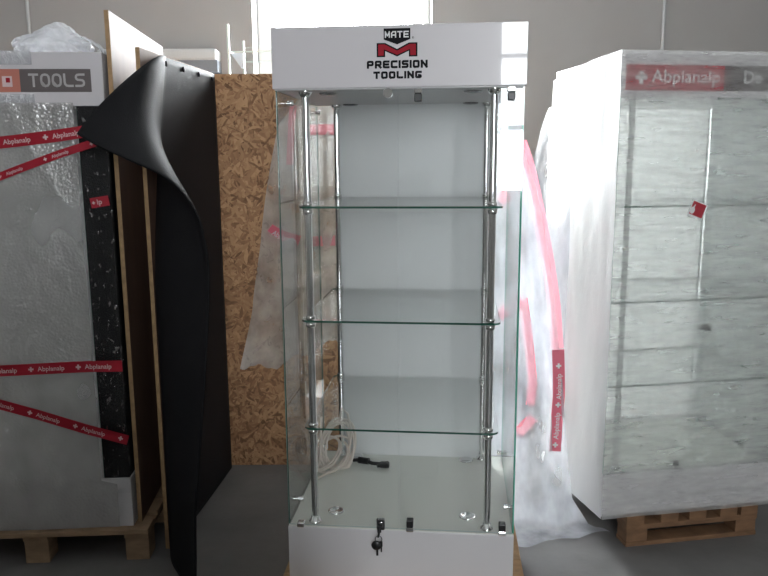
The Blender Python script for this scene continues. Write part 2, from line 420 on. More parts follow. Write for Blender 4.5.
sh.build('shield_emblem', [M['print_black'], M['print_white']], hd)['label'] = 'black shield with white lettering'
mm = MB()
out_ = [(238, 182), (292, 182), (368, 222), (443, 182), (497, 182), (497, 272), (443, 272), (443, 234), (368, 270), (292, 234), (292, 272), (238, 272)]
inn_ = [(248, 191), (288, 191), (368, 233), (447, 191), (487, 191), (487, 263), (453, 263), (453, 222), (368, 259), (282, 222), (282, 263), (248, 263)]
def tri_strip(o, yy, mi):
    L = o; quads = [(0, 1, 10, 11), (1, 2, 9, 10) if False else (1, 2, 8, 9), (2, 3, 7, 8), (3, 4, 5, 6), (1, 9, 10), (3, 6, 7)]
    for q in quads: mm.poly([(Z(*L[i])[0], yy, Z(*L[i])[1]) for i in q], mi)
tri_strip(out_, y, 0); tri_strip(inn_, y-.0003, 1)
mm.build('letter_emblem', [M['print_black'], M['print_red']], hd)['label'] = 'red letter M emblem with black outline'
lt = MB(); a, t_ = Z(174, 294); c_, b_ = Z(562, 345); strokes(lt, 'PRECISION', a, c_, b_, t_, y, .0068, .16, rnd=.0028); lt.build('lettering', M['print_black'], hd); lt = MB()
a, t_ = Z(215, 364); c_, b_ = Z(525, 412); strokes(lt, 'TOOLING', a, c_, b_, t_, y, .0068, .16, rnd=.0028)
lt.build('lettering', M['print_black'], hd); lt = MB(); rx, rz_ = Z(462, 158); word(lt, '\u00ae', lambda p, q: (p, y, q), rx, rz_, .006)
lt.build('trademark_sign', M['print_black'], hd)
# glass walls and doors
m = pane(0, .008, Z0, .006, D-.002, ZH); m.build('side_pane', G, root)
m = pane(W-.006, .008, Z0, W, D-.002, ZH); m.build('side_pane', [M['glass'], M['edgelight']], root)
m = pane(.008, D-.008, Z0, W-.008, D-.002, ZH); m.build('back_pane', G, root)
doorL = pane(.003, 0, Z0+.004, W/2-.0015, .006, ZH-.004).build('door', [M['glass'], M['edgewhite']], root)
doorR = pane(W/2+.0015, 0, Z0+.004, W-.003, .006, ZH-.004).build('door', [M['glass'], M['edgewhite']], root)
m = MB(); m.box(.098, D-.032, Z0, .707, D-.014, ZH); m.build('back_panel', M['backlit'], root)
for z in SH: shelf_mb(Z0+z).build('shelf', G, root)
for i, (px, py) in enumerate(POLES):
    m = MB(); m.cyl((px, py, Z0+.0), (px, py, ZH), .0125); pl = m.build('pole', M['chrome'], root)
    m = MB(); m.lathe(px, py, [(.024, Z0), (.024, Z0+.006), (.017, Z0+.011), (.0135, Z0+.024), (.0125, Z0+.024)]); m.build('foot_flange', M['chrome'], pl)
    m = MB(); m.lathe(px, py, [(.022, ZH), (.022, ZH-.008), (.0135, ZH-.02), (.0125, ZH-.02)]); m.build('top_flange', M['chrome'], pl)
    for z in SH:
        m = MB(); m.lathe(px, py, [(.0125, Z0+z-.028), (.017, Z0+z-.024), (.017, Z0+z-.008), (.0125, Z0+z-.0075)])
        m.lathe(px, py, [(.0125, Z0+z), (.017, Z0+z+.001), (.017, Z0+z+.012), (.0125, Z0+z+.014)])
        m.build('shelf_clamp', M['chrome'], pl)
for x in (.154, .640):
    for yy in (.123, .640):
        m = MB(); ring(m, x, yy, Z0, True); m.build('floor_spotlight', M['chrome'], root)
        m = MB(); ring(m, x, yy, ZH, False); m.build('ceiling_spotlight', M['darkchrome'], root)
# glass-wall studs (small chrome bolts at the side panes)
for x, s_ in ((.006, 1), (W-.006, -1)):
    for yy in (.15, .665):
        for zz in (Z0+.03, ZH-.03):
            m = MB(); m.cyl((x, yy, zz), (x+s_*.018, yy, zz), .008); m.cyl((x+s_*.012, yy, zz), (x+s_*.02, yy, zz), .011)
            m.build('glass_stud', M['chrome'], root)
def pivot(x, z, up, black=True):
    s_ = 1 if up else -1; m = MB(); z0, z1 = sorted((z, z+s_*.016)); m.box(x-.013, -.014, z0, x+.013, .018, z1, bev=.003)
    o = m.build('hinge', M['chrome'], root)
    if black:
        m = MB(); z0, z1 = sorted((z+s_*.016, z+s_*.042)); m.box(x-.012, -.012, z0, x+.012, .016, z1, bev=.003); m.build('hinge_pad', M['black'], o)
pivot(.438, Z0+.0, True); pivot(.759, Z0, True); pivot(.465, ZH, False); pivot(.759, ZH, False)
pivot(.048, Z0, True, False)
m = MB(); m.cyl((.369, -.012, ZH-.014), (.369, .02, ZH-.014), .015); m.build('door_catch', M['chrome'], root)
m = MB(); m.box(.320, -.012, Z0+.001, .350, -.0005, Z0+.045, bev=.005); lk = m.build('door_lock', M['darkchrome'], root)
m = MB(); m.cyl((.335, -.016, Z0+.022), (.335, -.0119, Z0+.022), .010); m.build('lock_barrel', M['chrome'], lk)
# keys hanging from the lock
kt = thing('key_bunch', 'small bunch of black keys hanging from the lock of the centre cabinet', 'keys', root.matrix_basis @ Vector((.333, -.022, Z0+.012)), -.102)
m = MB(); m.tube([(.0, .004, .008), (.0, -.004, .002), (-.003, -.003, -.02), (-.006, -.002, -.03)], .004, 8); m.box(-.008, -.006, -.012, .006, -.001, .012, bev=.002); m.build('key', M['black'], kt)
m = MB(); m.tube([(-.004+.012*math.cos(t), -.002, -.038+.012*math.sin(t)) for t in [k*math.pi/8 for k in range(17)]], .0016, 6); m.build('key_ring', M['darkchrome'], kt)
m = MB(); m.lathe(0, 0, [(0, -.006), (.016, -.006), (.018, 0), (.016, .006), (0, .006)])
m.v = [(a-.012, c*.6-.002, b_-.062) for a, b_, c in m.v]; m.box(-.013, -.004, -.10, -.005, .0, -.07, bev=.001); m.build('key', M['black'], kt)
m = MB(); m.box(-.001, -.004, -.066, .010, .0, -.045, bev=.002); m.box(.003, -.003, -.086, .008, -.001, -.066); m.build('key', M['black'], kt)

# pallet under the centre cabinet
pt = thing('wooden_pallet', 'pale board pallet under the unwrapped centre cabinet', 'pallet', (-.3499, 2.4664, 0), -.085, 'wooden pallets')
for k in range(5): m = MB(); m.box(-.03, -.10+k*.15, .178, .85, .045+k*.15, .1995, bev=.002); m.build('deck_board', M['plyedge'], pt)
for x in (-.03, .36, .75):
    m = MB(); m.box(x, -.1, .156, x+.1, .645, .1778); m.build('stringer_board', M['pine'], pt)
    for yy in (-.1, .22, .545): m = MB(); m.box(x, yy, 0, x+.1, yy+.1, .1558); m.build('block', M['pine'], pt)

# white mains cable coiled in the cabinet
def lp(x, y, z): return root.matrix_basis @ Vector((x, y, Z0+z))
cb = thing('power_cable', 'loose coil of pale mains cable on the floor of the centre cabinet', 'cable', lp(.055, .47, .001), -.102)
def wob(cx, cy, cz, rx, rz, tilt, turns, seed, ph=0):
    rr = random.Random(seed); pts = []
    for i in range(int(turns*28)+1):
        t = i/28*2*math.pi+ph; k = 1+.10*math.sin(t*.73+seed)+.05*math.sin(t*1.9)
        x = cx+rx*k*math.cos(t)+.02*math.sin(t*.31+seed); u = rz*k*math.sin(t)
        z = cz+u*math.cos(tilt)+.30*rx*math.cos(t); y_ = cy+u*math.sin(tilt)+.012*math.sin(t*.5+seed)
        pts.append((max(x, -.034), y_, max(z, .0105)))
    return pts
m = MB(); m.tube(wob(.04, .06, .085, .068, .105, .35, 5.2, 3, 1.), .0050, 8)
m.tube(wob(-.005, .04, .06, .075, .075, .9, 3.1, 8, .3), .0050, 8)
m.tube([(.05, .07, .20), (.06, .05, .26), (.085, .06, .235), (.10, .06, .15), (.09, .05, .07), (.05, .02, .02), (.0, -.06, .009), (-.03, -.11, .008)], .005, 8)
m.tube([(-.03, .08, .21), (-.035, .07, .13), (-.02, .05, .06), (.02, .03, .009)], .005, 8)
m.build('cord', M['cable'], cb)
m = MB(); m.tube([(.10, .12, .014), (.15, .115, .02), (.185, .095, .014), (.22, .09, .014), (.252, .105, .014), (.245, .08, .014), (.21, .07, .014)], .008, 8)
m.cyl((.125, .12, .016), (.17, .105, .018), .014); m.box(.22, .075, .001, .26, .105, .022, bev=.005); m.v = [(a_, b_-.03, c_+.001) for a_, b_, c_ in m.v]; m.build('plug', M['black'], cb)['label'] = 'black plug and adaptor'

# ------------------------------------------------------------------ tape with repeated name
def tape_strip(mbt, words, P, width, phase=0, flip=1, thick_n=None, period=.19, lift=.0012):
    """P: polyline of (point, side, normal); builds the strip and its lettering along it"""
    L = [0]
    for a, b_ in zip(P, P[1:]): L.append(L[-1] + (b_[0]-a[0]).length)
    def ev(u, w, off):
        u = min(max(u, 0), L[-1]-1e-6); i = 0
        while i < len(L)-2 and L[i+1] < u: i += 1
        k = (u-L[i])/max(1e-9, L[i+1]-L[i]); a, b_ = P[i], P[i+1]
        return a[0].lerp(b_[0], k) + a[1].lerp(b_[1], k)*w + a[2].lerp(b_[2], k)*off
    vs = []
    for p, sd, n in P: vs += [p-sd*width/2, p+sd*width/2]
    mbt.add(vs, [(2*i, 2*i+2, 2*i+3, 2*i+1) for i in range(len(P)-1)])
    u = phase
    while u < L[-1]:
        fn = (lambda a, b_, u=u: ev(u+a if flip > 0 else L[-1]-(u+a), b_*flip, lift))
        mbl = MB()
        if u-.011 > 0 and u+.011 < L[-1]: plus(mbl, fn, 0, 0, width*.22)
        tw = textwidth('Abplanalp')*width*.40
        if u+.026+tw < L[-1] and u+.026 > 0: word(mbl, 'Abplanalp', fn, .026, -width*.2, width*.40)
        elif u+.026+textwidth('Abp')*width*.4 < L[-1] and u+.026 > 0: word(mbl, 'Abp', fn, .026, -width*.2, width*.40)
        if mbl.f: words.append(mbl)
        u += period

# ------------------------------------------------------------------ left: wrapped cabinet on its pallet
LY = .055
LC = Vector((-1.088, 2.97, .15)); LW = .8
lr = Matrix.Rotation(LY, 4, 'Z'); lorig = LC - (lr @ Vector((LW, 0, 0)))
left = thing('display_cabinet', 'bubble-wrapped display cabinet with dark grey sign, at the left', 'display cabinet', lorig, LY)
def pl_left(px, py):                       # photo point -> local x,z on the cabinet front
    d = ray(px, py); o = Vector((0, 0, CAMH)); n = lr @ Vector((0, 1, 0)); k = (lorig-o).dot(n)/d.dot(n)
    q = lr.inverted() @ (o+d*k-lorig); return q.x, q.z
zt = pl_left(104, 52)[1]; zh = pl_left(100, 106)[1]; zb_ = pl_left(132, 478)[1]
m = MB(); m.box(0, 0, 0, LW, .66, zb_, bev=.003); m.build('base', M['white'], left)
m = MB(); m.box(0, 0, zh, LW, .66, zt, bev=.003); lh = m.build('header', M['whitegloss'], left)
m = MB(); m.box(.03, .60, zb_, LW-.03, .64, zh); m.build('back_panel', M['panel'], left)
pane(.02, .014, zb_, LW-.115, .020, zh).build('front_pane', [M['glass'], M['edgelight']], left)
pane(.006, .03, zb_, .012, .6, zh).build('side_pane', G, left)
m = MB(); m.box(LW-.112, .008, zb_, LW-.006, .022, zh); m.box(LW-.012, .022, zb_, LW-.006, .60, zh)
nrow = 0
m.build('corner_panel', M['perfor'], left)['label'] = 'black corner panel'
y = -.0008; fn = lambda a, b_: (a, y-.0004, b_)
sg = MB(); a0, z1 = pl_left(19, 69); a1, z0 = pl_left(92, 92)
sg.poly([(a0, y, z0), (a1, y, z0), (a1, y, z1), (a0, y, z1)], 0)
tx0, tz1 = pl_left(28, 73.5); tx1, tz0 = pl_left(85.5, 87)
strokes(sg, 'TOOLS', tx0, tx1, tz0, tz1, y-.0004, .0085, .16, rnd=.016, mi=1)
sg.build('sign_lettering', [M['print_grey'], M['signletter']], lh)['label'] = 'dark grey sign panel with pale lettering'
sg = MB(); o0 = a0-.17; sg.poly([(o0, y, z0), (a0, y, z0), (a0, y, z1), (o0, y, z1)], 0)
cx, cz = pl_left(7, 81); sg.poly([(cx-.018, y-.0003, cz-.022), (cx+.02, y-.0003, cz-.022), (cx+.02, y-.0003, cz+.018), (cx-.018, y-.0003, cz+.018)], 1)
sg.poly([(cx-.004, y-.0005, cz-.006), (cx+.012, y-.0005, cz-.006), (cx+.012, y-.0005, cz+.012), (cx-.004, y-.0005, cz+.012)], 2)
sg.build('sign_square', [M['print_orange'], M['tapeletter'], M['print_red']], lh)['label'] = 'salmon sign square'
# bubble wrap over the glass and base, uncovered strip at the lower right corner
def bw(u, v):
    z = .012+v*(zh+.012-.012); x = -.02+u*((LW-.115 if z > zb_ else LW-.05)+.02)
    n = noise.noise(Vector((x*5, 0, z*3)))*.006 + noise.noise(Vector((x*16, 3, z*11)))*.004
    n += -.006*max(0, 1-abs(noise.noise(Vector((x*2.2+z*1.1, 7, z*.35)))*2.2))**7
    return (x, -.017+n - .009*math.exp(-((z-.05)/.12)**2), z)
m = MB(); m.grid(bw, 60, 110); m.f = [f for f in m.f]
keep = list(range(len(m.f))) if True else [i for i, f in enumerate(m.f) if not (all(m.v[k][0] > LW-.055 and m.v[k][2] < zb_ for k in f))]
m.f = [m.f[i] for i in keep]; m.mi = [m.mi[i] for i in keep]; m.sm = [m.sm[i] for i in keep]
m.build('bubble_wrap', M['bubble'], left, fixn=False)
def cf(u, v):
    x = LW-.115+u*.123; z = zb_-.06+v*(zh-zb_+.06)
    return (x, -.014+noise.noise(Vector((x*40, 3, z*30)))*.004, z)
m = MB(); m.grid(cf, 16, 120); m.build('stretch_film', M['clearfilm'], left, fixn=False)
def bh(u, v):
    x0, x1 = -.02, pl_left(33, 70)[0]; x = x0+u*(x1-x0); zA, zB = BZ; z = zA+v*(zB-zA)
    return (x, -.008+noise.noise(Vector((x*20, 5, z*14)))*.005, z)
for BZ in ((zh, zh+.045), (zh+.155, zt+.004)):
    m = MB(); m.grid(bh, 20, 8); m.build('film_corner', M['bag'], left, fixn=False)
tb, tl = MB(), MB()
def Lt(px, py, yo=-.024): a, b_ = pl_left(px, py); return Vector((a, yo, b_))
def flat_strip(pts, width, phase, yo=-.031):
    ps = [Lt(px, py, yo) for px, py in pts]; P = []
    for i, p in enumerate(ps):
        d = (ps[min(i+1, len(ps)-1)]-ps[max(i-1, 0)]).normalized(); P.append((p, Vector((-d.z, 0, d.x)), Vector((0, -1, 0))))
    a, b_ = MB(), []; tape_strip(a, b_, P, width, phase)
    t = a.build('red_tape', M['tape'], left, fixn=False)
    for q in b_: q.build('tape_lettering', M['tapeletter'], t, fixn=False)
    t['label'] = 'red tape with white lettering'
flat_strip([(-8, 144), (20, 141), (60, 136), (86, 132)], .046, .03)
flat_strip([(-8, 181), (20, 170), (60, 155), (100, 142)], .030, .05, -.033)
flat_strip([(-8, 369.5), (40, 367), (90, 364.5), (124.5, 364)], .047, -.02)
flat_strip([(-8, 399), (40, 412), (90, 427), (130, 437.5)], .043, -.02)
a, b_ = MB(), MB(); ps = [Lt(93, 203, -.028), Lt(111, 200, -.028)]; dv = (ps[1]-ps[0]).normalized(); P = [(p, Vector((-dv.z, 0, dv.x)), Vector((0, -1, 0))) for p in ps]
vs = [p-s_*.02 for p, s_, _ in P]+[p+s_*.02 for p, s_, _ in P][::-1]; a.poly(vs)
fnq = lambda x, z: ps[0]+dv*x+P[0][1]*z+Vector((0, -.0012, 0)); word(b_, 'lp', fnq, .026, -.009, .02); plus(b_, fnq, .012, 0, .006)
t = a.build('red_tape', M['tape'], left, fixn=False); b_.build('tape_lettering', M['tapeletter'], t, fixn=False); t['label'] = 'short piece of red tape'

# pallet under it
lp_ = thing('wooden_pallet', 'wooden pallet under the bubble-wrapped cabinet at the left', 'pallet', onz(148.5, 538, .11), LY, 'wooden pallets')
lp_.location.z = 0
for k in range(5):
    m = MB(); m.box(-1.2, .0+k*.172, .128, .0, .112+k*.172, .15, bev=.002); m.build('deck_board', M['pine'], lp_)
for x in (-.105, -.53, -.955):
    m = MB(); m.box(x, .012, .1062, x+.1, .79, .1278); m.build('stringer_board', M['pine'], lp_)
    for yy in (.02, .35, .69): m = MB(); m.box(x, yy, 0, x+.1, yy+.1, .106, bev=.003); m.build('block', M['pine'], lp_)

# crumpled plastic heap on its header
hp = at(52, 46, 3.2)
def heap():
    bm = bmesh.new(); bmesh.ops.create_icosphere(bm, subdivisions=5, radius=1)
    for v in bm.verts:
        c = v.co.copy(); k = 1+.22*noise.noise(c*1.6+Vector((3, 1, 0)))+.12*noise.noise(c*4.5)+.06*abs(noise.noise(c*11))
        sx = .155
        v.co = Vector((c.x*sx*k, c.y*.13*k, max(-.042, c.z*.068*k*(1+.45*math.exp(-((c.x-.25)/.5)**2)))))
    bm.verts.index_update(); m = MB(); m.add([v.co[:] for v in bm.verts], [[v.index for v in f.verts] for f in bm.faces], 0, True); bm.free(); return m
pb = heap()
def flap(u, v):
    x = .10+u*.125; return (x, -.02+.10*(v-.5)*(1-.5*u), .05-u*u*.07+.012*math.sin(v*9)*u+.008*noise.noise(Vector((u*6, v*6, 0))))
pb.grid(flap, 14, 12)
o = pb.build('plastic_film_heap', M['bag'], fixn=False); o.location = (hp.x+.0, 3.20, .15+zt+.0425); o.rotation_euler.z = LY
tag(o, 'crumpled clear plastic film lying on top of the left cabinet', 'plastic film')

# ------------------------------------------------------------------ crate panels, foam sheet, OSB board
pa = onz(140, 523, .15); pb_ = Vector((-1.148, 3.95, .15)); TOPZ = 2.282
def panel_between(name, a, b_, z0, z1, th, mats, label, cat, group=None):
    d = Vector((b_.x-a.x, b_.y-a.y, 0)); L = d.length; ang = math.atan2(d.y, d.x)
    m = MB(); m.box(0, 0, 0, L, th, z1-z0, bev=.0015)
    # front cut edge and top show the paler edge grain
    for i, f in enumerate(m.f):
        vs = [Vector(m.v[k]) for k in f]; n = (vs[1]-vs[0]).cross(vs[2]-vs[0])
        m.mi[i] = 0 if abs(n.y) > max(abs(n.x), abs(n.z)) else 1
    o = m.build(name, mats); o.location = (a.x, a.y, z0); o.rotation_euler.z = ang; return tag(o, label, cat, group)
a1 = Vector((-1.062, 3.005, 0)); b1 = Vector((-1.128, 3.95, 0))
panel_between('plywood_panel', a1, b1, .1505, TOPZ, .018, [M['ply'], M['plyedge']], 'tall brown plywood panel standing against the bubble-wrapped cabinet', 'plywood panel', 'plywood panels')
a2 = Vector((-.963, 3.044, 0)); b2 = Vector((-.872, 3.93, 0)); Z2 = 2.148
panel_between('plywood_panel', a2, b2, 0, Z2, .018, [M['ply'], M['plyedge']], 'plywood panel that the black foam sheet is pinned to', 'plywood panel', 'plywood panels')
dp = (b2-a2).normalized(); npn = Vector((dp.y, -dp.x, 0))     # panel's right-hand side
def on_panel(s, z, off=.006): return a2 + dp*s + npn*off + Vector((0, 0, z))
PL = (b2-a2).length
edge_px = [((196, 604), 2.66), ((196, 560), 2.68), ((196, 506), 2.70), ((201, 440), 2.70), ((205, 380), 2.70), ((208.5, 320), 2.72), ((209, 270), 2.74), ((204, 237), 2.75), ((197, 215), 2.76), ((181, 192), 2.75), ((161, 175), 2.73), ((129, 160), 2.71), ((98, 146), 2.71), ((77, 134), 2.72)]
EP = [at(p[0], p[1], Y) for p, Y in edge_px]; EP[0].z = .004
EL = [0]
for p, q in zip(EP, EP[1:]): EL.append(EL[-1]+(q-p).length)
def edge_pt(t):
    u = t*EL[-1]; i = 0
    while i < len(EL)-2 and EL[i+1] < u: i += 1
    k = (u-EL[i])/(EL[i+1]-EL[i])
    p0, p1, p2, p3 = EP[max(0, i-1)], EP[i], EP[i+1], EP[min(len(EP)-1, i+2)]
    return .5*((2*p1)+(p2-p0)*k+(2*p0-5*p1+4*p2-p3)*k*k+(3*p1-p0-3*p2+p3)*k**3)
def foam(u, v):
    z = .004+v*(Z2-.012); top = max(0, (v-.55)/.45)
    s0 = .02+.22*top**1.5                   # where the sheet leaves the panel
    if u < .4:
        s = PL-.01-(PL-.01-s0)*(u/.4); return on_panel(s, z, .008+.01*math.sin(math.pi*u/.4)*(.4+.3*math.sin(5*v)))
    k = (u-.4)/.6; P0 = on_panel(s0, z, .008); P3 = edge_pt(v)
    d = (P3-P0).length; P1 = P0 - dp*d*.34 + npn*(.02+.07*top) + Vector((0, 0, .02*top**2))
    side = Vector((-.4*top, -.2, -.42*top)) if v > .72 else Vector((.1, -.25, 0))
    t2 = (P3 - P0); P2 = P3 - t2*.28 + npn*(.10*math.sin(math.pi*min(1, top*1.2)))*.6 + Vector((.0, -.05*top, .04*top**2))
    return P0*(1-k)**3 + P1*3*k*(1-k)**2 + P2*3*k*k*(1-k) + P3*k**3
m = MB(); m.grid(foam, 70, 80); fo = m.build('foam_sheet', M['foam'], fixn=False); solid(fo, .007, 0)
tag(fo, 'black foam sheet pinned to plywood, its top corner peeling away', 'foam sheet')
for px, py in ((164, 59.5), (181.5, 65), (197, 71), (210.5, 75)):
    lo, hi = 0, PL
    for _ in range(30):
        mid = (lo+hi)/2
        if proj(on_panel(mid, Z2-.03))[0] < px: lo = mid
        else: hi = mid
    p = on_panel(lo, Z2-.035, .010)
    m = MB(); m.lathe(0, 0, [(0, 0), (.008, 0), (.013, .006), (.009, .010), (0, .011)], 14)
    m.v = [tuple(p + npn*v[2]+dp*v[0]+Vector((0, 0, v[1]))) for v in m.v]; m.build('nail', M['foam'], fo)

m = MB(); m.box(-1.17, 0, 0, -.06, .016, 2.146)
for i in range(6): m.mi[i] = 0 if i in (2, 3) else 1
o = m.build('osb_board', [M['osb'], M['osbedge']]); o.location = (0, 3.962, 0)
tag(o, 'upright OSB chipboard panel behind the foam sheet and the centre cabinet', 'chipboard panel')

# ------------------------------------------------------------------ glass case further back
gx0 = at(226, 22, 4.5).x; gx1 = .25
gc = thing('glass_case', 'bare frameless glass case standing behind the chipboard panel', 'glass case', (gx0, 4.5, 0), 0)
gz = 2.49; GE = [M['thinglass'], M['edgewhite']]
m = MB(); m.box(0, 0, 0, gx1-gx0, .5, .2, bev=.003); m.build('base', M['white'], gc)
for yy, hh in ((0, gz), (.485, gz-.02)):
    m = MB(); m.box(0, yy, .2, .013, yy+.013, hh, bev=.002); m.build('corner_post', M['edgewhite'], gc)
pane(gx1-gx0-.008, 0, .2, gx1-gx0, .5, gz).build('side_pane', GE, gc)
pane(.009, .49, .2, gx1-gx0-.009, .498, gz-.06).build('back_pane', GE, gc)
pane(.012, .03, gz-.157, gx1-gx0-.012, .485, gz-.149).build('shelf', GE, gc)
m = MB(); zz = gz-.1580; m.prism([(.010, zz), (.085, zz), (.085, zz-.085), (.070, zz-.085)], .05, .075)
m.build('corner_bracket', M['bracket'], gc)['label'] = 'pale blue corner bracket'

# ------------------------------------------------------------------ draped films beside the centre cabinet
def curve_at(tab, t):                       # piecewise-linear with smoothing, tab: (t, value)
    for (a, va), (b_, vb) in zip(tab, tab[1:]):
        if t <= b_: k = (t-a)/(b_-a); k = k*k*(3-2*k)*.5+k*.5; return va+(vb-va)*k
    return tab[-1][1]
def surf_pick(S, px, py, nu=60, nv=120):
    best = None
    for j in range(nv+1):
        for i in range(nu+1):
            q = S(i/nu, j/nv); a, b_ = proj(q); d = (a-px)**2+(b_-py)**2
            if best is None or d < best[0]: best = (d, Vector(q))
    return best[1]
def drape(name, label, S, nu, nv, mat, tapes, off, group):
    m = MB(); m.grid(S, nu, nv); o = m.build(name, mat, fixn=False); tag(o, label, 'plastic film', group)
    for pts, width, ph, lettered, flip in tapes:
        off_ = Vector((0, -.006, 0)) if lettered else off; ps = [surf_pick(S, *q)+off_ for q in pts]; dn = []
        for k in range(len(ps)-1):
            for w in range(6): dn.append(ps[k].lerp(ps[k+1], w/6))
        dn.append(ps[-1])
        for _ in range(3): dn = [dn[0]]+[(dn[i-1]+dn[i]*2+dn[i+1])/4 for i in range(1, len(dn)-1)]+[dn[-1]]
        P = []
        for i, p in enumerate(dn):
            d = (dn[min(i+1, len(dn)-1)]-dn[max(i-1, 0)]).normalized(); n = off_.normalized(); sd = n.cross(d).normalized()*flip
            P.append((p, sd if True else sd, n))
        a, b_ = MB(), []; tape_strip(a, b_, P, width, ph, lift=.0015)
        t = a.build('red_tape', M['tapemid' if lettered else 'tapeveil'], o, fixn=False); t['label'] = 'red tape stuck to the film'
        for q in (b_ if lettered else []): q.build('tape_lettering', M['print_white'], t, fixn=False)
    return o
# right-hand film: hangs round the back right corner, spreads out over the floor
RE = [(0, (512, 92)), (.1, (520, 132)), (.22, (537, 190)), (.36, (549, 255)), (.5, (557, 320)), (.66, (563, 385)), (.82, (566, 440)), (1, (572, 500))]
def filmR(u, v):
    ex = curve_at([(t, p[0]) for t, p in RE], v); ey = curve_at([(t, p[1]) for t, p in RE], v)
    E = at(ex, ey, 3.30-.08*v)
    A = Vector((.40, 3.24+.04*v, E.z)); B = Vector((.575, 3.19, E.z))
    k = u; p = A*(1-k)**2+B*2*k*(1-k)+E*k*k
    w = .018*math.sin(u*17+2.2*math.sin(v*5))*(.3+v)+.02*noise.noise(Vector((u*4, v*5, 1)))
    return p+Vector((w*.3, w, 0)) if p.z > .03 else Vector((p.x, p.y+w, .03))
def filmRfull(u, v):
    if v < .86: return filmR(u, v/.86)
    k = (v-.86)/.14; p = filmR(u, 1); hang = p.copy()
    z = max(.006+.012*abs(noise.noise(Vector((u*5, v*20, 2)))), p.z*(1-k*1.9))
    y_ = p.y - max(0, k-.4)*(.22+.10*math.sin(u*5)) ; x_ = p.x + .16*u*k
    return Vector((x_, y_, z))
drape('draped_film', 'hazy plastic film with red tape hanging at the right of the centre cabinet', filmRfull, 60, 110, M['filmD'],
      [([(521, 140), (530, 172), (540, 215), (549, 262), (555, 305), (558, 350)], .055, 9, False, 1),
       ([(554, 450), (557, 420), (559, 395), (559, 372), (558, 351)], .055, .03, True, 1),
       ([(500, 201), (510, 190), (521, 178)], .045, 9, False, 1),
       ([(499, 316), (508, 308), (521, 298)], .05, 9, False, 1),
       ([(524, 300), (529, 340), (533, 380), (531, 405)], .04, 9, False, 1),
       ([(518, 435), (526, 425), (534, 417)], .05, 9, False, 1)], Vector((0, .010, 0)), 'films hanging off the centre cabinet')
LE = [(0, (300, 96)), (.12, (278, 125)), (.3, (268, 185)), (.5, (262, 240)), (.75, (252, 305)), (1, (238, 368))]
def filmL(u, v):
    ex = curve_at([(t, p[0]) for t, p in LE], v); ey = curve_at([(t, p[1]) for t, p in LE], v)
    E = at(ex, ey, 3.02+.25*(1-v)*(1-v)); A = Vector((-.17, 3.30, E.z+.02*v)); B = Vector((-.37, 3.25, E.z))
    p = A*(1-u)**2+B*2*u*(1-u)+E*u*u; p.z += .07*v**6*noise.noise(Vector((u*4, 3, 0)))+.02*v**6*noise.noise(Vector((u*15, 3, 0)))
    w = .016*math.sin(u*15+2*math.sin(v*4))*(.3+v)+.02*noise.noise(Vector((u*4, v*4, 7)))
    return p+Vector((w*.3, w, .03*v*v*math.sin(u*6)))
drape('draped_film', 'bubbly plastic film with red tape hanging at the left of the centre cabinet', filmL, 50, 80, M['filmL'],
      [([(268, 229), (282, 236), (300, 241)], .055, .0, True, 1), ([(306, 131), (320, 130), (336, 130)], .045, 9, False, 1),
       ([(306, 242), (320, 241), (336, 241)], .045, 9, False, 1), ([(293, 105), (291, 130), (290, 165)], .03, 9, False, 1)], Vector((0, -.006, 0)), 'films hanging off the centre cabinet')

# ------------------------------------------------------------------ right: film-wrapped cabinet on its pallet
RA = .17; rr = Matrix.Rotation(RA, 4, 'Z'); ro = Vector((.943, 3.025, .145)); RD = .66; RWD = .83
rc = thing('display_cabinet', 'film-wrapped display cabinet with red sign, at the right', 'display cabinet', ro, RA)
def pl_right(px, py, yo=0):
    d = ray(px, py); o = Vector((0, 0, CAMH)); n = rr @ Vector((0, 1, 0)); k = (ro+n*yo-o).dot(n)/d.dot(n)
    q = rr.inverted() @ (o+d*k-ro); return q.x, q.z
rz1 = pl_right(622, 51)[1]; rzh = pl_right(622, 97)[1]; rzb = pl_right(602, 476)[1]
m = MB(); m.box(.006, .006, 0, RWD, RD, rzb, bev=.003); m.build('base', M['white'], rc)
m = MB(); m.box(.006, .006, rzh, RWD, RD, rz1-.006, bev=.003); rh = m.build('header', M['white'], rc)
m = MB(); m.box(.012, RD-.005, rzb, RWD, RD+.003, rzh); m.build('back_panel', M['foamback'], rc)
m = MB(); m.box(.03, .03, rzb, RWD-.03, RD-.06, rzb+.003); m.build('floor_plate', M['inner'], rc)
GR = [M['glass'], M['edge']]
pane(.012, .012, rzb, RWD/2+.03, .018, rzh).build('door', [M['glass'], M['edgewhite']], rc)
pane(RWD/2+.033, .012, rzb, RWD-.006, .018, rzh).build('door', [M['glass'], M['edgewhite']], rc)
pane(.008, .02, rzb, .014, RD-.01, rzh).build('side_pane', [M['glass'], M['edgelight']], rc)
pane(RWD-.014, .02, rzb, RWD-.008, RD-.01, rzh).build('side_pane', G, rc)
for z in (pl_right(690, 381, .04)[1], pl_right(690, 299, .04)[1], pl_right(740, 204, .04)[1]):
    pane(.03, .03, z-.007, RWD-.03, RD-.06, z).build('shelf', GR, rc)
for x, yy in ((.09, .06), (RWD-.09, .06)):
    m = MB(); m.cyl((x, yy, rzb), (x, yy, rzh), .0125); pl = m.build('pole', M['softchrome'], rc)
    m = MB(); m.lathe(x, yy, [(.024, rzb+.003), (.024, rzb+.010), (.0135, rzb+.026), (.0125, rzb+.026)]); m.build('foot_flange', M['chrome'], pl)
for px, py in ((676, 467),):
    x, z = pl_right(px, py); m = MB(); m.box(x-.013, -.002, rzb, x+.013, .011, rzb+.018, bev=.003); o = m.build('hinge', M['chrome'], rc)
    m = MB(); m.box(x-.012, -.002, rzb+.018, x+.012, .011, rzb+.046, bev=.003); m.build('hinge_pad', M['black'], o)
